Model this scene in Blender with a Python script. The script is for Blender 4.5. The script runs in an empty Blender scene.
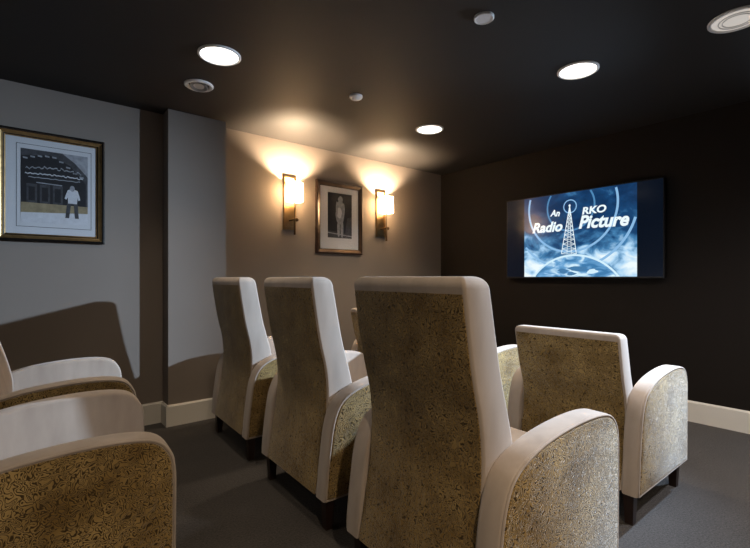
import bpy, bmesh, math, random
from mathutils import Vector, Matrix, Euler
random.seed(4)
S = bpy.context.scene
C = S.collection
PI = math.pi

# ------------------------------------------------------------------ view
S.view_settings.view_transform = 'Standard'
S.view_settings.look = 'None'
S.view_settings.exposure = 0.0
S.view_settings.gamma = 1.0
try: S.view_settings.use_curve_mapping = False
except Exception: pass
S.cycles.use_denoising = True
S.cycles.max_bounces = 8
S.cycles.sample_clamp_indirect = 4.0
S.cycles.caustics_reflective = False
S.cycles.caustics_refractive = False

H = 1.15                       # eye height
FPX = 439.0                    # focal length in pixels of a 750 px wide frame
YAW = math.atan(536 / 439.0)   # heading measured from +X towards +Y
cam = bpy.data.cameras.new('camera'); cam.sensor_width = 36; cam.lens = FPX / 750 * 36
cam.shift_y = 4 / 750; cam.clip_start = 0.02
co = bpy.data.objects.new('camera', cam); C.objects.link(co)
co.location = (0, 0, H); co.rotation_euler = (PI / 2, 0, YAW - PI / 2)
S.camera = co

# ------------------------------------------------------------------ materials
def new_mat(name):
    m = bpy.data.materials.new(name); m.use_nodes = True
    nt = m.node_tree; b = nt.nodes['Principled BSDF']
    return m, nt, b
def N(nt, t, **k):
    n = nt.nodes.new(t)
    for a, v in k.items(): setattr(n, a, v)
    return n
def ramp(nt, stops):
    r = N(nt, 'ShaderNodeValToRGB'); e = r.color_ramp.elements
    while len(e) < len(stops): e.new(.5)
    for el, (p, c) in zip(e, stops): el.position = p; el.color = (*c, 1)
    return r
def plain(name, col, rough=.6, metal=0, var=.08, scale=6, bump=0, bscale=200, spec=.5, sheen=0, coat=0):
    """solid finish with a little procedural mottling and optional grain"""
    m, nt, b = new_mat(name)
    tc = N(nt, 'ShaderNodeTexCoord')
    no = N(nt, 'ShaderNodeTexNoise'); no.inputs['Scale'].default_value = scale; no.inputs['Detail'].default_value = 4
    nt.links.new(tc.outputs['Object'], no.inputs['Vector'])
    r = ramp(nt, [(.3, [c * (1 - var) for c in col]), (.7, [min(1, c * (1 + var)) for c in col])])
    nt.links.new(no.outputs['Fac'], r.inputs['Fac']); nt.links.new(r.outputs['Color'], b.inputs['Base Color'])
    b.inputs['Roughness'].default_value = rough; b.inputs['Metallic'].default_value = metal
    b.inputs['Specular IOR Level'].default_value = spec
    b.inputs['Sheen Weight'].default_value = sheen; b.inputs['Sheen Roughness'].default_value = .4
    b.inputs['Coat Weight'].default_value = coat
    if bump:
        n2 = N(nt, 'ShaderNodeTexNoise'); n2.inputs['Scale'].default_value = bscale; n2.inputs['Detail'].default_value = 3
        nt.links.new(tc.outputs['Object'], n2.inputs['Vector'])
        bp = N(nt, 'ShaderNodeBump'); bp.inputs['Strength'].default_value = bump; bp.inputs['Distance'].default_value = .004
        nt.links.new(n2.outputs['Fac'], bp.inputs['Height']); nt.links.new(bp.outputs['Normal'], b.inputs['Normal'])
    return m
def emit(name, col, strength):
    m, nt, b = new_mat(name)
    b.inputs['Base Color'].default_value = (*[c * .5 for c in col], 1)
    b.inputs['Emission Color'].default_value = (*col, 1); b.inputs['Emission Strength'].default_value = strength
    return m

M = {}
M['wall'] = plain('taupe_wall_paint', (.245, .208, .180), .75, var=.03, scale=2, bump=.06, bscale=350, spec=.25)
M['dark_wall'] = plain('dark_brown_wall_paint', (.0135, .0105, .0088), .7, var=.05, scale=2, bump=.05, bscale=300, spec=.15)
M['ceiling'] = plain('dark_ceiling_paint', (.027, .024, .0225), .62, var=.03, scale=2, bump=.03, bscale=250, spec=.25)
M['trim'] = plain('pale_trim_paint', (.74, .71, .65), .45, var=.02)
M['wood'] = plain('dark_stained_wood', (.022, .011, .008), .4, var=.3, scale=25)
M['brass'] = plain('aged_brass', (.34, .22, .10), .32, metal=1, var=.12, scale=20)
M['bronze'] = plain('dark_bronze', (.10, .065, .035), .4, metal=1, var=.12, scale=20)
M['white_metal'] = plain('white_enamel', (.74, .73, .72), .4, var=.03)
M['grey_metal'] = plain('brushed_grey_metal', (.30, .30, .30), .4, metal=.6, var=.05)
M['grey_mesh'] = plain('grey_speaker_mesh', (.70, .69, .70), .6, var=.06, scale=300)
M['black'] = plain('black_plastic', (.012, .012, .013), .35, var=.1)
M['gloss_black'] = plain('gloss_black_lacquer', (.012, .010, .009), .22, var=.1, coat=.4)
M['gold'] = plain('gold_leaf', (.34, .22, .095), .38, metal=.85, var=.2, scale=30)
M['mat'] = plain('white_mount_board', (.62, .63, .66), .8, var=.02)
M['ink'] = plain('print_black', (.012, .012, .015), .6, var=.2, scale=30)
M['ink_mid'] = plain('print_dark_grey', (.055, .055, .062), .6, var=.35, scale=40)
M['ink_pale'] = plain('print_pale_grey', (.30, .31, .34), .6, var=.25, scale=40)
M['ink_white'] = plain('print_white', (.62, .63, .67), .6, var=.08, scale=40)
M['painted_reflection'] = plain('print_painted_reflection', (.30, .24, .14), .6, var=.2, scale=30)
M['lens'] = emit('lit_lamp_lens', (1.0, .93, .84), 6.0)
M['dim_lens'] = emit('dim_lamp_lens', (1.0, .93, .86), .45)
M['bulb'] = emit('lit_bulb', (1.0, .72, .40), 12.0)

def carpet():
    m, nt, b = new_mat('charcoal_carpet_pile')
    tc = N(nt, 'ShaderNodeTexCoord')
    a = N(nt, 'ShaderNodeTexNoise'); a.inputs['Scale'].default_value = 110; a.inputs['Detail'].default_value = 3; a.inputs['Roughness'].default_value = .7
    c = N(nt, 'ShaderNodeTexNoise'); c.inputs['Scale'].default_value = 3; c.inputs['Detail'].default_value = 2
    for n in (a, c): nt.links.new(tc.outputs['Object'], n.inputs['Vector'])
    r = ramp(nt, [(.3, (.032, .029, .028)), (.7, (.098, .088, .084))])
    nt.links.new(a.outputs['Fac'], r.inputs['Fac'])
    mx = N(nt, 'ShaderNodeMix', data_type='RGBA', blend_type='MULTIPLY'); mx.inputs['Factor'].default_value = .35
    nt.links.new(r.outputs['Color'], mx.inputs['A']); nt.links.new(c.outputs['Fac'], mx.inputs['B'])
    nt.links.new(mx.outputs['Result'], b.inputs['Base Color'])
    b.inputs['Roughness'].default_value = .95; b.inputs['Specular IOR Level'].default_value = .1
    b.inputs['Sheen Weight'].default_value = .15
    bp = N(nt, 'ShaderNodeBump'); bp.inputs['Strength'].default_value = .6; bp.inputs['Distance'].default_value = .006
    nt.links.new(a.outputs['Fac'], bp.inputs['Height']); nt.links.new(bp.outputs['Normal'], b.inputs['Normal'])
    return m
M['carpet'] = carpet()

def suede():
    m, nt, b = new_mat('pale_taupe_suede')
    tc = N(nt, 'ShaderNodeTexCoord')
    mp = N(nt, 'ShaderNodeMapping'); mp.inputs['Scale'].default_value = (14, 14, 4)
    nt.links.new(tc.outputs['Object'], mp.inputs['Vector'])
    a = N(nt, 'ShaderNodeTexNoise'); a.inputs['Scale'].default_value = 1; a.inputs['Detail'].default_value = 5
    nt.links.new(mp.outputs['Vector'], a.inputs['Vector'])
    r = ramp(nt, [(.3, (.40, .335, .285)), (.7, (.50, .425, .365))])
    nt.links.new(a.outputs['Fac'], r.inputs['Fac']); nt.links.new(r.outputs['Color'], b.inputs['Base Color'])
    b.inputs['Roughness'].default_value = .9; b.inputs['Specular IOR Level'].default_value = .15
    b.inputs['Sheen Weight'].default_value = .25; b.inputs['Sheen Roughness'].default_value = .5
    f = N(nt, 'ShaderNodeTexNoise'); f.inputs['Scale'].default_value = 420; f.inputs['Detail'].default_value = 2
    nt.links.new(tc.outputs['Object'], f.inputs['Vector'])
    bp = N(nt, 'ShaderNodeBump'); bp.inputs['Strength'].default_value = .12; bp.inputs['Distance'].default_value = .002
    nt.links.new(f.outputs['Fac'], bp.inputs['Height']); nt.links.new(bp.outputs['Normal'], b.inputs['Normal'])
    return m
M['suede'] = suede()

def velvet():
    """embossed velvet: wandering raised ridges, dark in the grooves"""
    m, nt, b = new_mat('embossed_gold_velvet')
    tc = N(nt, 'ShaderNodeTexCoord')
    w = N(nt, 'ShaderNodeTexNoise'); w.inputs['Scale'].default_value = 22; w.inputs['Detail'].default_value = 1
    nt.links.new(tc.outputs['Object'], w.inputs['Vector'])
    ad = N(nt, 'ShaderNodeVectorMath', operation='MULTIPLY_ADD'); ad.inputs[1].default_value = (.03, .03, .03)
    nt.links.new(w.outputs['Color'], ad.inputs[0]); nt.links.new(tc.outputs['Object'], ad.inputs[2])
    n = N(nt, 'ShaderNodeTexNoise'); n.inputs['Scale'].default_value = 57; n.inputs['Detail'].default_value = .3; n.inputs['Distortion'].default_value = .6
    nt.links.new(ad.outputs['Vector'], n.inputs['Vector'])
    s = N(nt, 'ShaderNodeMath', operation='MULTIPLY'); s.inputs[1].default_value = 7.0; nt.links.new(n.outputs['Fac'], s.inputs[0])
    ab = N(nt, 'ShaderNodeMath', operation='PINGPONG'); ab.inputs[1].default_value = .5; nt.links.new(s.outputs[0], ab.inputs[0])
    mr = N(nt, 'ShaderNodeMapRange', interpolation_type='SMOOTHSTEP'); mr.inputs['From Min'].default_value = .06; mr.inputs['From Max'].default_value = .30
    nt.links.new(ab.outputs[0], mr.inputs['Value'])
    big = N(nt, 'ShaderNodeTexNoise'); big.inputs['Scale'].default_value = 7; big.inputs['Detail'].default_value = 3
    nt.links.new(tc.outputs['Object'], big.inputs['Vector'])
    r1 = ramp(nt, [(.32, (.21, .128, .036)), (.66, (.44, .305, .120))])
    nt.links.new(big.outputs['Fac'], r1.inputs['Fac'])
    mx = N(nt, 'ShaderNodeMix', data_type='RGBA'); mx.inputs['A'].default_value = (.058, .035, .011, 1)
    nt.links.new(mr.outputs['Result'], mx.inputs['Factor']); nt.links.new(r1.outputs['Color'], mx.inputs['B'])
    nt.links.new(mx.outputs['Result'], b.inputs['Base Color'])
    b.inputs['Roughness'].default_value = .7; b.inputs['Specular IOR Level'].default_value = .25
    b.inputs['Sheen Weight'].default_value = .6; b.inputs['Sheen Roughness'].default_value = .35
    b.inputs['Sheen Tint'].default_value = (1, .98, .94, 1)
    bp = N(nt, 'ShaderNodeBump'); bp.inputs['Strength'].default_value = .6; bp.inputs['Distance'].default_value = .004
    nt.links.new(mr.outputs['Result'], bp.inputs['Height']); nt.links.new(bp.outputs['Normal'], b.inputs['Normal'])
    return m
M['velvet'] = velvet()

def shade_mat():
    m, nt, b = new_mat('cream_lampshade_fabric')
    out = nt.nodes['Material Output']; nt.nodes.remove(b)
    tc = N(nt, 'ShaderNodeTexCoord')
    wv = N(nt, 'ShaderNodeTexNoise'); wv.inputs['Scale'].default_value = 150
    nt.links.new(tc.outputs['Object'], wv.inputs['Vector'])
    r = ramp(nt, [(.3, (.78, .70, .56)), (.7, (.86, .78, .64))]); nt.links.new(wv.outputs['Fac'], r.inputs['Fac'])
    d = N(nt, 'ShaderNodeBsdfDiffuse'); t = N(nt, 'ShaderNodeBsdfTranslucent'); mx = N(nt, 'ShaderNodeMixShader')
    mx.inputs[0].default_value = .58
    nt.links.new(r.outputs['Color'], d.inputs['Color']); nt.links.new(r.outputs['Color'], t.inputs['Color'])
    nt.links.new(d.outputs[0], mx.inputs[1]); nt.links.new(t.outputs[0], mx.inputs[2])
    em = N(nt, 'ShaderNodeEmission'); em.inputs['Color'].default_value = (1, .72, .44, 1); em.inputs['Strength'].default_value = 17.0
    ad = N(nt, 'ShaderNodeAddShader'); nt.links.new(mx.outputs[0], ad.inputs[0]); nt.links.new(em.outputs[0], ad.inputs[1])
    nt.links.new(ad.outputs[0], out.inputs['Surface'])
    return m
M['shade'] = shade_mat()

def glass_mat():
    m, nt, b = new_mat('clear_picture_glass')
    out = nt.nodes['Material Output']; nt.nodes.remove(b)
    g = N(nt, 'ShaderNodeBsdfGlossy'); g.inputs['Roughness'].default_value = .02
    t = N(nt, 'ShaderNodeBsdfTransparent'); f = N(nt, 'ShaderNodeFresnel'); f.inputs['IOR'].default_value = 1.5
    mx = N(nt, 'ShaderNodeMixShader')
    ge = N(nt, 'ShaderNodeNewGeometry'); mu = N(nt, 'ShaderNodeMath', operation='MULTIPLY'); iv = N(nt, 'ShaderNodeMath', operation='SUBTRACT'); iv.inputs[0].default_value = 1
    nt.links.new(ge.outputs['Backfacing'], iv.inputs[1]); nt.links.new(f.outputs[0], mu.inputs[0]); nt.links.new(iv.outputs[0], mu.inputs[1])
    nt.links.new(mu.outputs[0], mx.inputs[0]); nt.links.new(t.outputs[0], mx.inputs[1]); nt.links.new(g.outputs[0], mx.inputs[2])
    nt.links.new(mx.outputs[0], out.inputs['Surface'])
    return m
M['glass'] = glass_mat()

def sky_screen():
    """the moving picture's backdrop: night-blue sky with bright cloud banks low down (a lit screen)"""
    m, nt, b = new_mat('screen_cloudy_sky')
    tc = N(nt, 'ShaderNodeTexCoord'); sp = N(nt, 'ShaderNodeSeparateXYZ'); nt.links.new(tc.outputs['Object'], sp.inputs[0])
    mp = N(nt, 'ShaderNodeMapping'); mp.inputs['Scale'].default_value = (1, 1, 1.6); nt.links.new(tc.outputs['Object'], mp.inputs['Vector'])
    n = N(nt, 'ShaderNodeTexNoise'); n.inputs['Scale'].default_value = 5; n.inputs['Detail'].default_value = 5; n.inputs['Distortion'].default_value = .5
    nt.links.new(mp.outputs['Vector'], n.inputs['Vector'])
    hm = N(nt, 'ShaderNodeMapRange'); hm.inputs['From Min'].default_value = 1.72; hm.inputs['From Max'].default_value = 1.25
    hm.inputs['To Min'].default_value = -.22; hm.inputs['To Max'].default_value = .22
    nt.links.new(sp.outputs['Z'], hm.inputs['Value'])
    add = N(nt, 'ShaderNodeMath', operation='ADD'); nt.links.new(n.outputs['Fac'], add.inputs[0]); nt.links.new(hm.outputs[0], add.inputs[1])
    r = ramp(nt, [(.22, (.005, .030, .095)), (.42, (.010, .060, .17)), (.54, (.06, .22, .44)), (.66, (.42, .68, .92)), (.80, (.86, .97, 1.0))])
    nt.links.new(add.outputs[0], r.inputs['Fac'])
    b.inputs['Base Color'].default_value = (.004, .004, .005, 1); b.inputs['Roughness'].default_value = .16; b.inputs['Specular IOR Level'].default_value = .3
    nt.links.new(r.outputs['Color'], b.inputs['Emission Color']); b.inputs['Emission Strength'].default_value = 1.0
    return m
M['sky'] = sky_screen()
def lit(name, col, s=1.0):
    m = emit(name, col, s); b = m.node_tree.nodes['Principled BSDF']
    b.inputs['Base Color'].default_value = (.004, .004, .005, 1); b.inputs['Roughness'].default_value = .16; b.inputs['Specular IOR Level'].default_value = .3
    return m
M['s_white'] = lit('screen_white', (.86, .97, 1.0))
M['s_ring'] = lit('screen_ring_blue', (.26, .50, .78))
M['s_ring_dim'] = lit('screen_ring_dim_blue', (.08, .25, .48))
def globe_screen():
    m, nt, b = new_mat('screen_globe_blue')
    tc = N(nt, 'ShaderNodeTexCoord'); n = N(nt, 'ShaderNodeTexNoise'); n.inputs['Scale'].default_value = 9; n.inputs['Detail'].default_value = 5; n.inputs['Distortion'].default_value = .8
    mp = N(nt, 'ShaderNodeMapping'); mp.inputs['Scale'].default_value = (1, .7, 1.8); nt.links.new(tc.outputs['Object'], mp.inputs['Vector']); nt.links.new(mp.outputs['Vector'], n.inputs['Vector'])
    r = ramp(nt, [(.36, (.05, .20, .42)), (.50, (.16, .40, .70)), (.66, (.66, .88, 1.0))]); nt.links.new(n.outputs['Fac'], r.inputs['Fac'])
    b.inputs['Base Color'].default_value = (.004, .004, .005, 1); b.inputs['Roughness'].default_value = .16; b.inputs['Specular IOR Level'].default_value = .3
    nt.links.new(r.outputs['Color'], b.inputs['Emission Color']); b.inputs['Emission Strength'].default_value = 1.0
    return m
M['s_globe'] = globe_screen()
M['s_globe_hi'] = lit('screen_globe_pale', (.66, .88, 1.0))
M['s_land'] = lit('screen_land_dark_blue', (.06, .20, .40))
M['s_bar'] = lit('screen_dark_bar', (.0018, .0045, .011))

# ------------------------------------------------------------------ mesh helpers
def obj(name, bm, mats, parent=None, smooth=None):
    bmesh.ops.recalc_face_normals(bm, faces=bm.faces)
    me = bpy.data.meshes.new(name); bm.to_mesh(me); bm.free()
    for m in (mats if isinstance(mats, (list, tuple)) else [mats]): me.materials.append(m)
    o = bpy.data.objects.new(name, me); C.objects.link(o)
    if smooth is not None:
        me.shade_smooth()
        if smooth < 180: me.set_sharp_from_angle(angle=math.radians(smooth))
    if parent: o.parent = parent
    return o
def tag(o, label=None, cat=None, group=None, kind=None):
    if label: o['label'] = label
    if cat: o['category'] = cat
    if group: o['group'] = group
    if kind: o['kind'] = kind
    return o
def thing(name, label, cat, loc=(0, 0, 0), rz=0, group=None):
    o = bpy.data.objects.new(name, None); C.objects.link(o); o.empty_display_size = .1
    o.location = loc; o.rotation_euler = (0, 0, rz)
    return tag(o, label, cat, group)
def struct(name, bm, m, parent=None, smooth=None):
    o = obj(name, bm, m, parent, smooth)
    if not parent: o['kind'] = 'structure'
    return o
def box(bm, x0, x1, y0, y1, z0, z1, mi=0, bev=0):
    vs = [bm.verts.new((x, y, z)) for x in (x0, x1) for y in (y0, y1) for z in (z0, z1)]
    fs = [bm.faces.new([vs[i] for i in q]) for q in ((0, 1, 3, 2), (4, 6, 7, 5), (0, 4, 5, 1), (2, 3, 7, 6), (0, 2, 6, 4), (1, 5, 7, 3))]
    for f in fs: f.material_index = mi
    if bev:
        es = list({e for f in fs for e in f.edges})
        r = bmesh.ops.bevel(bm, geom=es, offset=bev, segments=2, affect='EDGES', profile=.5)
        for f in r['faces']: f.material_index = mi
    return bm
def B(*a, **k): return box(bmesh.new(), *a, **k)
def loft(bm, rings, cap=True, mi=0, closed=True):
    R = [[bm.verts.new(p) for p in r] for r in rings]
    n = len(R[0])
    for a, b in zip(R, R[1:]):
        for i in range(n if closed else n - 1):
            j = (i + 1) % n
            bm.faces.new((a[i], a[j], b[j], b[i])).material_index = mi
    if cap:
        bm.faces.new(list(reversed(R[0]))).material_index = mi
        bm.faces.new(R[-1]).material_index = mi
    return bm
def rrect(u0, u1, v0, v1, r, seg=5):
    r = min(r, (u1 - u0) / 2 - 1e-4, (v1 - v0) / 2 - 1e-4)
    pts = []
    for cx, cy, a0 in ((u1 - r, v1 - r, 0), (u0 + r, v1 - r, 90), (u0 + r, v0 + r, 180), (u1 - r, v0 + r, 270)):
        for k in range(seg + 1):
            a = math.radians(a0 + 90 * k / seg); pts.append((cx + r * math.cos(a), cy + r * math.sin(a)))
    return pts
def tube(bm, pts, r, seg=8, mi=0, closed=False):
    pts = [Vector(p) for p in pts]; n = len(pts); rings = []
    for i, p in enumerate(pts):
        if closed: t = pts[(i + 1) % n] - pts[i - 1]
        else: t = pts[min(i + 1, n - 1)] - pts[max(i - 1, 0)]
        t.normalize()
        ref = Vector((0, 1, 0)) if abs(t.y) < .9 else Vector((0, 0, 1))
        a = t.cross(ref).normalized(); b = t.cross(a)
        rings.append([p + a * (r * math.cos(2 * PI * k / seg)) + b * (r * math.sin(2 * PI * k / seg)) for k in range(seg)])
    if closed: rings.append(rings[0])
    R = [[bm.verts.new(q) for q in rg] for rg in (rings[:-1] if closed else rings)]
    if closed: R.append(R[0])
    for a, b in zip(R, R[1:]):
        for k in range(seg):
            j = (k + 1) % seg; bm.faces.new((a[k], a[j], b[j], b[k])).material_index = mi
    if not closed:
        bm.faces.new(list(reversed(R[0]))).material_index = mi; bm.faces.new(R[-1]).material_index = mi
    return bm
def lathe(bm, prof, seg=40, mi=0, centre=(0, 0, 0)):
    rings = []
    for k in range(seg):
        a = 2 * PI * k / seg
        rings.append([bm.verts.new((centre[0] + r * math.cos(a), centre[1] + r * math.sin(a), centre[2] + z)) for r, z in prof])
    for k in range(seg):
        a, b = rings[k], rings[(k + 1) % seg]
        for i in range(len(prof) - 1):
            bm.faces.new((a[i], b[i], b[i + 1], a[i + 1])).material_index = mi
    bmesh.ops.remove_doubles(bm, verts=bm.verts, dist=1e-6)
    return bm
def interp(tab, z):
    if z <= tab[0][0]: return tab[0][1]
    for i in range(len(tab) - 1):
        (a, p), (b, q) = tab[i], tab[i + 1]
        if z <= b:
            p0 = tab[i - 1] if i else (a - (b - a), p - (q - p)); p3 = tab[i + 2] if i + 2 < len(tab) else (b + (b - a), q + (q - p))
            m1 = (q - p0[1]) / (b - p0[0]); m2 = (p3[1] - p) / (p3[0] - a); h = b - a; t = (z - a) / h
            return (2*t**3-3*t**2+1)*p + (t**3-2*t**2+t)*h*m1 + (-2*t**3+3*t**2)*q + (t**3-t**2)*h*m2
    return tab[-1][1]
def smooth_poly(pts, n=4):
    out = []; L = len(pts)
    for i in range(L):
        p0, p1, p2, p3 = (Vector(pts[(i + k - 1) % L]) for k in range(4))
        for k in range(n):
            t = k / n
            out.append(.5 * ((2 * p1) + (p2 - p0) * t + (2 * p0 - 5 * p1 + 4 * p2 - p3) * t * t + (3 * p1 - p0 - 3 * p2 + p3) * t ** 3))
    return [tuple(v) for v in out]
def inset(poly, d):
    n = len(poly); out = []
    area = sum(poly[i][0] * poly[(i + 1) % n][1] - poly[(i + 1) % n][0] * poly[i][1] for i in range(n))
    s = 1 if area > 0 else -1
    for i in range(n):
        a, p, b = Vector(poly[i - 1]), Vector(poly[i]), Vector(poly[(i + 1) % n])
        e1 = (p - a).normalized(); e2 = (b - p).normalized()
        n1 = Vector((-e1.y, e1.x)) * s; n2 = Vector((-e2.y, e2.x)) * s
        m = (n1 + n2); m.normalize(); k = max(.5, m.dot(n1))
        out.append(tuple(p + m * (d / k)))
    return out
def slab(bm, poly, y0, y1, r, seg=3, mi=0):
    """outline in XZ given thickness along Y with rounded rims"""
    rings = []
    for k in range(seg + 1):
        a = PI / 2 * k / seg; d = r * (1 - math.sin(a)); y = y0 + r * (1 - math.cos(a))
        rings.append([(p[0], y, p[1]) for p in inset(poly, d)])
    for k in range(seg + 1):
        a = PI / 2 * (1 - k / seg); d = r * (1 - math.sin(a)); y = y1 - r * (1 - math.cos(a))
        rings.append([(p[0], y, p[1]) for p in inset(poly, d)])
    return loft(bm, rings, True, mi)
def copy_tree(o, parent=None):
    c = o.copy(); C.objects.link(c)
    if parent: c.parent = parent
    for ch in list(o.children): copy_tree(ch, c)
    return c

# ------------------------------------------------------------------ the room
XF, YA, ZC = 4.20, 3.80, 2.462          # front (screen) wall, picture wall, ceiling
XB, YR = -2.6, -2.4                     # wall behind and wall on the right, both out of the frame
DY0, DY1, DZ = -.70, .690, 2.25        # doorway in the front wall, beyond the right edge of the frame
struct('floor', B(XB - .1, XF + 2.2, YR - .1, YA + .1, -.1, 0), M['carpet'])
bm = B(XB - .1, XF + .12, YR - .1, YA + .1, ZC, ZC + .1)
struct('ceiling', bm, M['ceiling'])
struct('wall_left', B(XB - .1, XF + .12, YA, YA + .1, 0, ZC), M['wall'])
struct('wall_back', B(XB - .1, XB, YR, YA, 0, ZC), M['wall'])
struct('wall_right', B(XB - .1, XF + .12, YR - .1, YR, 0, ZC), M['wall'])
bm = B(XF, XF + .12, DY1, YA, 0, ZC); box(bm, XF, XF + .12, YR, DY0, 0, ZC); box(bm, XF, XF + .12, DY0, DY1, DZ, ZC)
struct('wall_front', bm, M['dark_wall'])
CX0, CX1, CY = .914, 1.370, 3.645       # the boxed-out pier on the picture wall
struct('pillar', B(CX0, CX1, CY, YA, 0, ZC, bev=.003), M['wall'])
def skirting(name, x0, x1, y0, y1, axis):
    bm = bmesh.new(); h, t = .165, .018
    prof = [(0, 0), (t, 0), (t, h - .012), (t * .55, h), (0, h)]
    if axis == '-y': rings = [[(x, y0 - a, b) for a, b in prof] for x in (x0, x1)]
    elif axis == '-x': rings = [[(x0 - a, y, b) for a, b in prof] for y in (y0, y1)]
    return struct(name, loft(bm, rings), M['trim'])
skirting('baseboard_left', XB, CX0, YA, YA, '-y')
skirting('baseboard_pillar', CX0, CX1, CY, CY, '-y')
skirting('baseboard_pillar_side', CX0, CX0, CY - .018, YA - .018, '-x')
skirting('baseboard_left_far', CX1, XF, YA, YA, '-y')
skirting('baseboard_front', XF, XF, DY1 + .046, YA - .018, '-x')
bm = B(XF - .02, XF + .13, DY1, DY1 + .045, 0, DZ + .055); box(bm, XF - .02, XF + .13, DY0 - .07, DY0, 0, DZ + .07); box(bm, XF - .02, XF + .13, DY0, DY1, DZ, DZ + .055)
struct('door_1', bm, M['trim'])

# ------------------------------------------------------------------ armchairs
def smooth_open(pts, n=4):
    P = [pts[0]] + list(pts) + [pts[-1]]; out = []
    for i in range(1, len(P) - 2):
        p0, p1, p2, p3 = (Vector(P[i + k]) for k in (-1, 0, 1, 2))
        for k in range(n):
            t = k / n
            out.append(tuple(.5 * ((2 * p1) + (p2 - p0) * t + (2 * p0 - 5 * p1 + 4 * p2 - p3) * t * t + (3 * p1 - p0 - 3 * p2 + p3) * t ** 3)))
    return out + [tuple(pts[-1])]
ARM0 = smooth_open([(.0, .145), (.010, .26), (.022, .36), (.042, .485), (.078, .570), (.14, .618), (.25, .653), (.38, .672), (.52, .679), (.62, .672), (.674, .653), (.706, .614), (.718, .57), (.720, .48), (.718, .30), (.716, .145)], 3)
HALF, INN = .362, .274
REAR = [(.14, .0), (.30, .030), (.45, .054), (.60, .064), (.72, .054), (.85, .024), (.95, .006), (1.05, -.010), (1.16, -.026)]
FRONT = [(.14, .16), (.45, .205), (.60, .212), (.70, .192), (.85, .150), (.95, .129), (1.05, .110), (1.16, .088)]
def make_chair(name, top, label, HALF=.362, sx=1.0):
    ARM = [(p[0] * sx, p[1]) for p in ARM0]
    k = (top - .14) / (1.155 - .14)
    zmap = lambda z: .14 + (z - .14) / k
    thin = 1.0 if k > .9 else .8
    xr = lambda z: interp(REAR, zmap(z)); xf = lambda z: xr(z) + (interp(FRONT, zmap(z)) - interp(REAR, zmap(z))) * thin
    t = thing(name, label, 'armchair')
    su, ve = M['suede'], M['velvet']
    # backrest
    R = .036 if k > .9 else .026
    rings = []
    hw = INN + .004
    zs = [.155 + (top - R - .155) * i / 26 for i in range(27)]
    for z in zs: rings.append([(u, v, z) for u, v in rrect(xr(z), xf(z), -hw, hw, .011)])
    for i in range(1, 7):
        a = PI / 2 * i / 6; z = top - R + R * math.sin(a); d = R * (1 - math.cos(a)) * .92
        rings.append([(u, v, z) for u, v in rrect(xr(z) + d, xf(z) - d, -hw + d, hw - d, max(.004, .011 - d * .1))])
    back = obj('backrest', loft(bmesh.new(), rings), su, t, smooth=60)
    tag(back, 'pale suede backrest with rounded top')
    rings = []; pt = top - (.052 if k > .9 else .034); w2 = hw - .010
    for i in range(29):
        z = .150 + (pt - .150) * i / 28
        e = .001 if 0 < i < 28 else .0
        rings.append([(u, v, z) for u, v in rrect(xr(z) - .0025 - e, xr(z) + .02, -w2 - e, w2 + e, .003, 3)])
    tag(obj('back_panel', loft(bmesh.new(), rings), ve, t, smooth=60), 'olive gold embossed velvet panel on the back')
    # arms
    for s in (1, -1):
        bm = bmesh.new(); slab(bm, ARM, INN if s > 0 else -HALF, HALF if s > 0 else -INN, .012)
        arm = obj('armrest', bm, su, t, smooth=50)
        pn = inset(ARM, .012); bm = bmesh.new()
        y0, y1 = (HALF - .012, HALF + .005) if s > 0 else (-HALF - .005, -HALF + .012)
        slab(bm, pn, y0, y1, .005, 2)
        tag(obj('side_panel', bm, ve, arm, smooth=50), 'olive gold embossed velvet side panel')
        bm = bmesh.new(); tube(bm, [(p[0], s * (HALF - .001), p[1]) for p in inset(ARM, .006)], .0045, 6, closed=True)
        obj('piping', bm, su, arm, smooth=180)
    # seat
    bm = bmesh.new(); rings = []
    x0, x1, z0, z1, r = .10, .735 * sx, .345, .485, .04
    for i in range(6):
        a = PI / 2 * i / 5; d = r * (1 - math.sin(a))
        rings.append([(u, v, z0 + r * (1 - math.cos(a))) for u, v in rrect(x0 + d, x1 - d, -INN + .003 + d, INN - .003 - d, .045)])
    for i in range(6):
        a = PI / 2 * (1 - i / 5); d = r * (1 - math.sin(a))
        rings.append([(u, v, z1 - r * (1 - math.cos(a))) for u, v in rrect(x0 + d, x1 - d, -INN + .003 + d, INN - .003 - d, .045)])
    tag(obj('seat_cushion', loft(bm, rings), su, t, smooth=60), 'pale suede seat cushion')
    obj('seat_base', B(.04 * sx, .712 * sx, -INN + .001, INN - .001, .15, .352, bev=.008), ve, t)
    for x in (.045 * sx, .665 * sx):
        for y in (-HALF + .05, HALF - .05):
            bm = bmesh.new()
            loft(bm, [[(x + dx * q + sx, y + dy * q, z) for dx, dy in ((-.024, -.024), (.024, -.024), (.024, .024), (-.024, .024))] for q, z, sx in ((.72, 0, 0), (1, .152, 0))])
            tag(obj('leg', bm, M['wood'], t), 'dark stained wooden leg')
    return t
high = make_chair('armchair', 1.155, 'tall-backed velvet armchair nearest the camera, its whole back and right arm in view')
low = make_chair('armchair', .885, 'low-backed velvet armchair at the right in front, nearest the screen wall baseboard', .350, .955)
GA, GB, GC = 'tall-backed cinema armchairs in the middle row', 'low-backed cinema armchairs in the front row', 'cinema armchairs in the rear row at left'
def place(proto, first, x, y, rz, label, group):
    o = proto if first else copy_tree(proto)
    o.location = (x, y, 0); o.rotation_euler = (0, 0, math.radians(rz)); o['label'] = label; o['group'] = group
    return o
place(high, True, 1.005, 1.070, -2.4, high['label'], GA)
place(high, False, 1.080, 2.015, -2.4, 'tall-backed velvet armchair in the middle of the three tall ones', GA)
place(high, False, 1.122, 2.97, -2.4, 'tall-backed velvet armchair farthest left of three, beside the grey pillar', GA)
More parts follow.
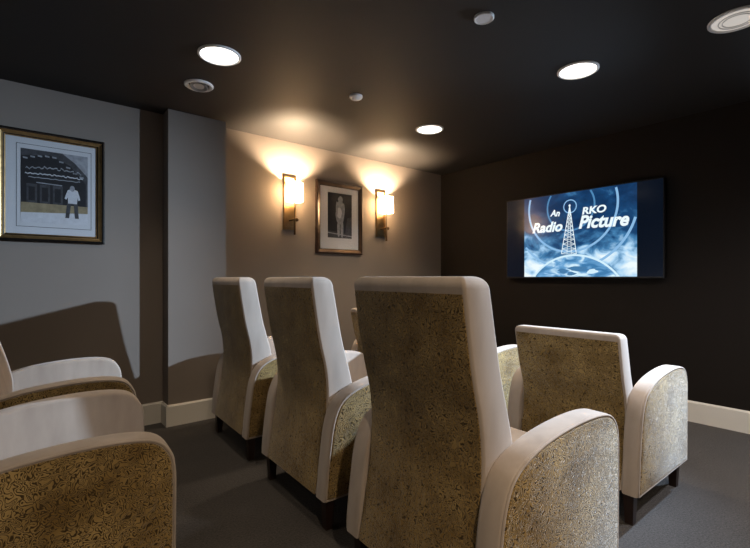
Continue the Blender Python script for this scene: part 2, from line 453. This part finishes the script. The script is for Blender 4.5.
place(low, True, 2.19, 1.135, 0, low['label'], GB)
place(low, False, 2.19, 2.085, 0, 'low-backed armchair mostly hidden, only its right arm showing behind the nearest tall chair', GB)
place(low, False, 2.31, 2.865, 0, 'low-backed armchair almost hidden between two tall chairs, only its tan back corner showing', GB)
place(high, False, -.308, 1.85, -3.6, 'rear-row armchair cut off at lower left corner, with golden velvet side panel', GC)
place(high, False, -.238, 2.79, -3.6, 'rear-row armchair at left edge, farther from the camera, below the larger framed picture', GC)

# ------------------------------------------------------------------ ceiling fittings
def downlight(x, y, label, lens, R=.122, power=0):
    t = thing('ceiling_downlight', label, 'ceiling light', (x, y, ZC), group='round downlights in the dark ceiling')
    bm = bmesh.new(); lathe(bm, [(R, 0), (R, -.006), (R - .008, -.011), (R - .014, -.010), (R - .018, -.002), (R - .018, .0), (R, 0)])
    obj('trim_ring', bm, M['white_metal'], t, smooth=40)
    bm = bmesh.new(); lathe(bm, [(0, -.0075), (R * .5, -.0065), (R - .017, -.003), (R - .017, 0), (0, 0)])
    obj('lens', bm, lens, t, smooth=40)
    if power:
        l = bpy.data.lights.new('downlight_beam', 'SPOT'); l.energy = power; l.color = (1, .80, .58); l.spot_size = math.radians(125); l.spot_blend = .9; l.shadow_soft_size = .08
        lo = bpy.data.objects.new('downlight_beam', l); C.objects.link(lo); lo.location = (x, y, ZC - .03)
    return t
DP = 26
downlight(.929, 2.578, 'bright round downlight in dark ceiling nearest the grey pillar', M['lens'], power=34)
downlight(2.745, 1.331, 'bright round downlight in ceiling above the screen side, right of centre', M['lens'], power=DP)
downlight(2.821, 2.686, 'bright round downlight in ceiling nearest the right sconce, smallest looking', M['lens'], power=125)
t = downlight(2.828, .558, 'dimmer round downlight with stepped rings at the top right corner', M['dim_lens'], power=DP)
bm = bmesh.new()
for r in (.078, .062): lathe(bm, [(r, -.006), (r, -.0105), (r - .004, -.0105), (r - .004, -.006)])
obj('baffle_ring', bm, M['white_metal'], t, smooth=40)
for x, y, e, c in ((.93, .56, 18, (1, .80, .58)), (-.95, 2.58, 10, (1, .80, .58)), (.20, -.90, 200, (1, .78, .54)), (2.83, -.35, 200, (.98, .95, .96))):     # unseen rest of the ceiling's rows; third lamp added off-row to brighten side panels
    l = bpy.data.lights.new('downlight_beam', 'SPOT'); l.energy = e; l.color = c; l.spot_size = math.radians(150); l.spot_blend = .9; l.shadow_soft_size = .08
    lo = bpy.data.objects.new('downlight_beam', l); C.objects.link(lo); lo.location = (x, y, ZC - .03)

t = thing('gimbal_downlight', 'unlit tilted spotlight with silver ring in ceiling above the grey pillar', 'ceiling light', (.965, 3.067, ZC))
bm = bmesh.new(); lathe(bm, [(.094, 0), (.094, -.007), (.086, -.013), (.070, -.011), (.064, 0), (.094, 0)]); obj('trim_ring', bm, M['white_metal'], t, smooth=40)
bm = bmesh.new(); lathe(bm, [(0, -.004), (.040, -.006), (.052, -.014), (.058, -.012), (.058, .0), (0, 0)])
o = obj('lamp_head', bm, M['grey_metal'], t, smooth=40); o.rotation_euler = (math.radians(-7), math.radians(5), 0); o.location.z = -.003
bm = bmesh.new(); lathe(bm, [(0, -.0055), (.034, -.0075), (.034, -.004), (0, -.003)]); obj('reflector', bm, M['grey_mesh'], o, smooth=40)
t = thing('ceiling_speaker', 'small round pale grey speaker disc at top centre of the ceiling', 'speaker', (1.822, 1.36, ZC))
bm = bmesh.new(); lathe(bm, [(.050, 0), (.050, -.010), (.045, -.014), (.040, -.012), (.040, 0), (.050, 0)]); obj('rim', bm, M['white_metal'], t, smooth=40)
bm = bmesh.new(); lathe(bm, [(0, -.0125), (.040, -.0115), (.040, 0), (0, 0)]); obj('grille', bm, M['grey_mesh'], t, smooth=40)
t = thing('smoke_detector', 'tiny white round smoke detector on the ceiling between two downlights', 'smoke detector', (1.899, 2.535, ZC))
bm = bmesh.new(); lathe(bm, [(.047, 0), (.047, -.012), (.040, -.020), (.030, -.022), (.030, 0), (.047, 0)]); obj('housing', bm, M['white_metal'], t, smooth=40)
bm = bmesh.new(); lathe(bm, [(0, -.030), (.018, -.028), (.026, -.022), (.029, -.016), (0, -.016)]); obj('sensor', bm, M['grey_mesh'], t, smooth=40)

# ------------------------------------------------------------------ wall sconces
def make_sconce(label):
    t = thing('wall_sconce', label, 'wall lamp', group='brass sconces on the picture wall')
    z0, z1, w = -.255, .258, .058
    br, bz = M['brass'], M['bronze']
    bm = bmesh.new()
    for x in (-w, w): box(bm, x - .007, x + .007, -.022, 0, z0, z1, bev=.002)
    box(bm, -w + .007, w - .007, -.022, 0, z1 - .014, z1, bev=.002); box(bm, -w + .007, w - .007, -.022, 0, z0, z0 + .03, bev=.002)
    obj('back_frame', bm, br, t)
    obj('back_plate', B(-w + .008, w - .008, -.010, -.001, z0 + .03, -.02, bev=.002), br, t)
    bm = bmesh.new(); tube(bm, [(0, -.008, -.165), (0, -.06, -.165), (0, -.112, -.165)], .008, 12); obj('arm', bm, bz, t, smooth=40)
    bm = bmesh.new(); lathe(bm, [(0, .118), (.007, .118), (.007, -.30 + .16), (.011, -.145), (.011, -.30), (0, -.30)], 20, centre=(0, -.112, -.01)); obj('stem', bm, bz, t, smooth=40)
    bm = bmesh.new(); bmesh.ops.create_uvsphere(bm, u_segments=20, v_segments=12, radius=.020); bmesh.ops.translate(bm, verts=bm.verts, vec=(.018, -.112, -.165)); obj('knob', bm, bz, t, smooth=180)
    r, zb, zt = .076, .004, .178
    bm = bmesh.new(); lathe(bm, [(r, zb), (r, zt), (r - .0025, zt), (r - .0025, zb), (r, zb)], 48, centre=(0, -.112, 0)); sh = obj('lamp_shade', bm, M['shade'], t, smooth=40)
    bm = bmesh.new()
    for k in range(3):
        a = 2 * PI * k / 3 + .5
        tube(bm, [(0, -.112, .105), (.075 * math.cos(a), -.112 + .075 * math.sin(a), .115)], .0018, 6)
    obj('shade_spider', bm, bz, sh)
    bm = bmesh.new(); lathe(bm, [(.010, zb + .012), (r - .004, zb + .012), (r - .004, zb + .010), (.010, zb + .010), (.010, zb + .012)], 40, centre=(0, -.112, 0)); obj('shade_diffuser', bm, M['shade'], sh, smooth=40)
    bm = bmesh.new(); bmesh.ops.create_uvsphere(bm, u_segments=20, v_segments=12, radius=.018)
    for v in bm.verts: v.co.z *= 1.35
    bmesh.ops.translate(bm, verts=bm.verts, vec=(0, -.112, .070)); obj('bulb', bm, M['bulb'], t, smooth=180)
    return t
SP = 155
sc = make_sconce('lit brass wall sconce with drum shade, left of the small portrait picture')
SZ = 1.868
sc.location = (2.042, YA, SZ)
s2 = copy_tree(sc); s2.location = (3.186, YA, SZ); s2['label'] = 'lit brass wall sconce with drum shade, between portrait picture and room corner'
for x in (2.042, 3.186):
    l = bpy.data.lights.new('sconce_glow', 'POINT'); l.energy = SP; l.color = (1, .74, .48); l.shadow_soft_size = .018
    lo = bpy.data.objects.new('sconce_glow', l); C.objects.link(lo); lo.location = (x, YA - .112, SZ + .118)

# ------------------------------------------------------------------ framed pictures
def frame_mesh(w, h, prof):
    """mitred moulding: prof = (distance in from the outer edge, height off the wall)"""
    bm = bmesh.new(); n = len(prof); cor = []
    for sx, sz in ((-1, -1), (1, -1), (1, 1), (-1, 1)):
        cor.append([bm.verts.new((sx * (w / 2 - d), -y, sz * (h / 2 - d))) for d, y, _ in prof])
    for k in range(4):
        a, b = cor[k], cor[(k + 1) % 4]
        for i in range(n):
            j = (i + 1) % n
            bm.faces.new((a[i], b[i], b[j], a[j])).material_index = prof[i][2]
    return bm
def flat(bm, pts, y, mi):
    f = bm.faces.new([bm.verts.new((x, y, z)) for x, z in pts]); f.material_index = mi; return f
def blob(cx, cz, rx, rz, n=20, wob=0, seed=0):
    rd = random.Random(seed); ph = rd.random() * 6
    return [(cx + rx * (1 + wob * math.sin(3 * a + ph) + wob * .6 * math.sin(7 * a)) * math.cos(a), cz + rz * (1 + wob * math.sin(2 * a + ph)) * math.sin(a)) for a in [2 * PI * k / n for k in range(n)]]
def picture(name, label, cx, cz, w, h, prof, fm, fin):
    t = thing(name, label, 'framed picture', (cx, YA, cz))
    fr = obj('frame', frame_mesh(w, h, prof), fm, t)
    iw, ih = w / 2 - fin, h / 2 - fin
    obj('mount', B(-iw - .004, iw + .004, -.012, -.004, -ih - .004, ih + .004), M['mat'], t)
    obj('glass', B(-iw - .003, iw + .003, -.0185, -.0165, -ih - .003, ih + .003), M['glass'], t)
    return t, iw, ih
ink = [M['ink'], M['ink_mid'], M['ink_pale'], M['ink_white'], M['painted_reflection']]
# the larger one at left: a night street front with a pale-jacketed passer-by
PW, PH = .612, .752
prof = [(0, .001, 0), (0, .030, 0), (.010, .036, 0), (.018, .030, 1), (.030, .024, 1), (.040, .022, 0), (.046, .018, 1), (.052, .016, 1), (.052, .001, 1)]
t, iw, ih = picture('framed_picture', 'black and gold framed monochrome street scene picture on the grey wall at left', .509 - PW / 2, 1.774, PW, PH, prof, [M['gloss_black'], M['gold']], .052)
bm = bmesh.new()
px0, px1, pz0, pz1 = -.176, .203, -.245, .252
Y0 = -.0125
def PX(a): return px0 + (px1 - px0) * a
def PZ(b): return pz0 + (pz1 - pz0) * b
def poly(pts, layer, mi): flat(bm, [(PX(a), PZ(b)) for a, b in pts], Y0 - .0003 * layer, mi)
for x0, x1, z0, z1 in ((-.200, .225, -.276, -.273), (-.200, .225, .281, .284), (-.200, -.197, -.276, .284), (.222, .225, -.276, .284)):
    flat(bm, [(x0, z0), (x1, z0), (x1, z1), (x0, z1)], Y0, 0)
poly([(0, 0), (1, 0), (1, 1), (0, 1)], 0, 1)
poly([(.60, 1), (1, 1), (1, .70), (.80, .88)], 1, 2)                                     # sky past the eave
poly([(0, .24), (.97, .24), (.97, .60), (.72, .84), (.42, .95), (0, .90)], 2, 0)         # dark house front
poly([(0, 0), (1, 0), (1, .17), (0, .13)], 2, 3)                                         # pale pavement
poly([(0, .13), (1, .17), (1, .27), (0, .27)], 3, 4)                                     # warm strip reflected in the glass, painted into the print
for k in range(9):                                                                       # little lamps along the eave
    a = .06 + .105 * k; b = .86 + .07 * math.sin(PI * min(1, a * 1.25)) - max(0, a - .5) * .42
    poly([(a - .03, b - .010), (a + .035, b - .016), (a + .035, b + .006), (a - .03, b + .012)], 4, 2)
def scribble(a0, a1, b, amp, freq, wd, layer, mi, arch=0):               # a wandering pale ribbon, nothing legible
    n = 90; up = []; dn = []
    for k in range(n + 1):
        q = k / n; a = a0 + (a1 - a0) * q + .010 * math.sin(freq * 1.7 * q + 1); z = b + arch * math.sin(PI * q) + amp * math.sin(freq * q) * (.6 + .4 * math.sin(freq * .37 * q))
        up.append((a, z + wd / 2)); dn.append((a, z - wd / 2))
    for k in range(n): poly([dn[k], dn[k + 1], up[k + 1], up[k]], layer, mi)
scribble(.06, .90, .735, .020, 62, .016, 4, 2, .035)
scribble(.05, .93, .665, .010, 80, .014, 5, 3, .012)
scribble(.10, .88, .620, .005, 40, .012, 4, 2)
for a in (.08, .27, .46): poly([(a, .27), (a + .15, .27), (a + .15, .53), (a, .53)], 4, 1)
for a in (.11, .30, .49): poly([(a, .30), (a + .09, .30), (a + .09, .49), (a, .49)], 5, 0)
poly([(.22, .545), (.60, .535), (.60, .55), (.22, .56)], 5, 2)
jk = [(-.012, .052), (.012, .052), (.030, .044), (.040, .010), (.046, -.020), (.034, -.026), (.030, -.006), (.026, -.050), (-.026, -.050), (-.028, -.006), (-.036, -.024), (-.047, -.016), (-.038, .014), (-.028, .044)]
flat(bm, [(PX(.76) + x, PZ(.40) + z) for x, z in jk], Y0 - .0020, 3)     # jacket
flat(bm, [(PX(.755) + x, PZ(.515) + z) for x, z in blob(0, 0, .015, .021, 14)], Y0 - .0021, 2)                        # head
for d in (-.020, .018): flat(bm, [(PX(.76) + d - .012, PZ(.31)), (PX(.76) + d + .012, PZ(.31)), (PX(.76) + d * 1.5 + .010, PZ(.09)), (PX(.76) + d * 1.5 - .012, PZ(.09))], Y0 - .0019, 1)
obj('print', bm, ink, t)
# the smaller-looking one between the sconces
prof2 = [(0, .001, 0), (0, .026, 0), (.012, .034, 0), (.020, .030, 1), (.036, .022, 1), (.044, .018, 0), (.050, .016, 1), (.050, .001, 1)]
M['walnut'] = plain('dark_walnut_lacquer', (.030, .015, .010), .3, var=.2, scale=20, coat=.3)
M['copper'] = plain('burnished_bronze_moulding', (.13, .085, .055), .35, metal=.8, var=.15, scale=20)
t, iw, ih = picture('framed_picture', 'dark framed monochrome picture of a pale standing figure between two lit sconces', 2.626, 1.772, .582, .742, prof2, [M['walnut'], M['copper']], .050)
bm = bmesh.new()
px0, px1, pz0, pz1 = -.150, .155, -.205, .262
poly([(0, 0), (1, 0), (1, 1), (0, 1)], 0, 0)
poly([(0, 0), (1, 0), (1, .10), (0, .16)], 1, 1)
poly([(0, .10), (1, .04), (1, .06), (0, .125)], 2, 2)
poly([(.72, .12), (1, .10), (1, .50), (.80, .46)], 1, 1)
for q, (a, b, rx, rz, mi) in enumerate(((.52, .86, .030, .036, 2), (.51, .70, .042, .070, 2), (.50, .50, .055, .090, 2), (.47, .56, .030, .060, 3), (.44, .24, .019, .105, 2), (.58, .23, .018, .105, 2), (.37, .66, .014, .070, 2), (.65, .64, .014, .072, 2))):
    flat(bm, blob(PX(a), PZ(b), rx, rz, 18, .05, q), Y0 - .0006 - .0002 * q, mi)
obj('print', bm, ink, t)

# ------------------------------------------------------------------ television
TY0, TY1, TZ0, TZ1 = 1.287, 2.791, 1.148, 1.986
tv = thing('television', 'large flat screen television on dark brown wall showing a blue film title', 'television', (XF, (TY0 + TY1) / 2, TZ0))
def under(o, p):                       # keep world coordinates while parenting
    o.parent = p; o.matrix_parent_inverse = Matrix.Translation(-Vector(p.location)); return o
XS = XF - .062
under(obj('casing', B(XS, XF - .025, TY0, TY1, TZ0, TZ1, bev=.004), M['black']), tv)
under(obj('wall_bracket', B(XF - .025, XF, TY0 + .45, TY1 - .45, TZ0 + .2, TZ1 - .2), M['black']), tv)
sy0, sy1, sz0, sz1 = TY0 + .010, TY1 - .010, TZ0 + .014, TZ1 - .010
screen = under(obj('screen', B(XS - .0015, XS + .001, sy0, sy1, sz0, sz1), M['s_bar']), tv)
Fx, Fy = math.cos(YAW), math.sin(YAW)
L1 = 2.573; L0 = 1.493                 # left and right edge of the 4:3 picture (y)
def sp(zx, zy):                        # measured picture point -> (y, z) on the panel
    x = 490 + zx / 3.75; y = 160 + zy / 3.75
    u = (x - 375) / FPX; tt = (XS - .002) / (Fx + u * Fy)
    return tt * (Fy - u * Fx), H - (y - 278) / FPX * tt
bm = bmesh.new()
mats = [M['sky'], M['s_white'], M['s_ring'], M['s_ring_dim'], M['s_globe'], M['s_globe_hi'], M['s_land']]
def sflat(pts, layer, mi):
    f = bm.faces.new([bm.verts.new((XS - .002 - .0003 * layer, y, z)) for y, z in pts]); f.material_index = mi
sflat([(L0, sz0), (L1, sz0), (L1, sz1), (L0, sz1)], 0, 0)
oc = sp(300, 174)
inside = lambda p: L0 < p[0] < L1 and sz0 < p[1] < sz1
def ring(r, wd, layer, mi, c=oc):
    n = 160
    for k in range(n):
        a0, a1 = 2 * PI * k / n, 2 * PI * (k + 1) / n
        q = [(c[0] + rr * math.cos(a), c[1] + rr * math.sin(a)) for rr, a in ((r - wd / 2, a0), (r + wd / 2, a0), (r + wd / 2, a1), (r - wd / 2, a1))]
        if all(inside(p) for p in q): sflat(q, layer, mi)
ring(.062, .010, 1, 2); ring(.232, .016, 1, 3); ring(.435, .020, 1, 2); ring(.60, .022, 1, 2)
# globe
gr = .52; gc = (sp(312, 437)[0], sp(300, 354)[1] - gr)
def cap(r, layer, mi, a0=0.0, a1=PI):
    pts = []
    for k in range(61):
        a = a0 + (a1 - a0) * k / 60; p = (gc[0] + r * math.cos(a), gc[1] + r * math.sin(a))
        pts.append((p[0], max(p[1], sz0)))
    pts = [p for p in pts if p[1] > sz0 + 1e-5]
    pts = [(pts[0][0], sz0)] + pts + [(pts[-1][0], sz0)]
    sflat(pts, layer, mi)
cap(gr, 2, 5); cap(gr - .018, 3, 4)
for a, b, ry, rz, sd in ((-.05, .075, .085, .028, 1), (.10, .055, .05, .022, 2), (-.18, .05, .05, .020, 5), (.02, .03, .045, .015, 6)):
    sflat([(y, max(z, sz0 + .001)) for y, z in blob(gc[0] + a, sz0 + b, ry, rz, 24, .22, sd)], 4, 6 if sd != 5 else 5)
# radio mast
top = sp(299, 172); bl = sp(268, 352); brr = sp(324, 352)
def seg(p, q, w, layer, mi):
    d = Vector((q[0] - p[0], q[1] - p[1])); n = Vector((-d.y, d.x)).normalized() * w / 2
    sflat([(p[0] - n.x, p[1] - n.y), (q[0] - n.x, q[1] - n.y), (q[0] + n.x, q[1] + n.y), (p[0] + n.x, p[1] + n.y)], layer, mi)
lerp = lambda p, q, t: (p[0] + (q[0] - p[0]) * t, p[1] + (q[1] - p[1]) * t)
seg(top, bl, .007, 6, 1); seg(top, brr, .007, 6, 1); seg(top, lerp(bl, brr, .38), .004, 6, 1); seg(top, lerp(bl, brr, .68), .004, 6, 1)
ts = [0.08 + .92 * (k / 11) ** 1.25 for k in range(12)]
for k in range(11):
    a, b = ts[k], ts[k + 1]
    seg(lerp(top, bl, b), lerp(top, brr, b), .004, 7, 1)
    seg(lerp(top, bl, a), lerp(top, brr, b), .0035, 8, 1); seg(lerp(top, brr, a), lerp(top, bl, b), .0035, 9, 1)
sflat(blob(top[0], top[1] + .003, .010, .012, 12), 10, 1)
under(obj('film_picture', bm, mats), tv)
def words(txt, p0, p1, hgt, shear=.28):
    """lettering between two baseline points (left, right) on the panel"""
    cu = bpy.data.curves.new('t', 'FONT'); cu.body = txt; cu.shear = shear; cu.offset = .036; cu.resolution_u = 6
    to = bpy.data.objects.new('t', cu); C.objects.link(to); dg = bpy.context.evaluated_depsgraph_get()
    me = bpy.data.meshes.new_from_object(to.evaluated_get(dg)); bpy.data.objects.remove(to)
    xs = [v.co.x for v in me.vertices]; ys = [v.co.y for v in me.vertices]
    x0, x1, y1 = min(xs), max(xs), max(ys)
    for v in me.vertices:
        a = (v.co.x - x0) / (x1 - x0)
        v.co = Vector((XS - .0056, p0[0] + (p1[0] - p0[0]) * a, p0[1] + (p1[1] - p0[1]) * a + v.co.y / y1 * hgt))
    me.materials.clear(); me.materials.append(M['s_white'])
    o = bpy.data.objects.new('lettering', me); C.objects.link(o); return under(o, tv)
words('An', sp(226, 211), sp(263, 210), .062)
words('RKO', sp(346, 204), sp(437, 193), .066, .15)
words('Radio', sp(160, 274), sp(273, 265), .098)
words('Picture', sp(333, 256), sp(523, 243), .118)

# ------------------------------------------------------------------ light
w = bpy.data.worlds.new('daylight'); S.world = w; w.use_nodes = True
w.node_tree.nodes['Background'].inputs['Color'].default_value = (.62, .78, 1, 1); w.node_tree.nodes['Background'].inputs['Strength'].default_value = .5
l = bpy.data.lights.new('daylight_beam', 'SPOT'); l.energy = 1300; l.color = (.60, .78, 1.0); l.shadow_soft_size = .035
l.spot_size = math.radians(72); l.spot_blend = 1.0
lo = bpy.data.objects.new('daylight_beam', l); C.objects.link(lo); lo.location = (4.5, .37, 2.03)
lo.rotation_euler = (Vector((.8, 2.2, .50)) - lo.location).to_track_quat('-Z', 'Y').to_euler()
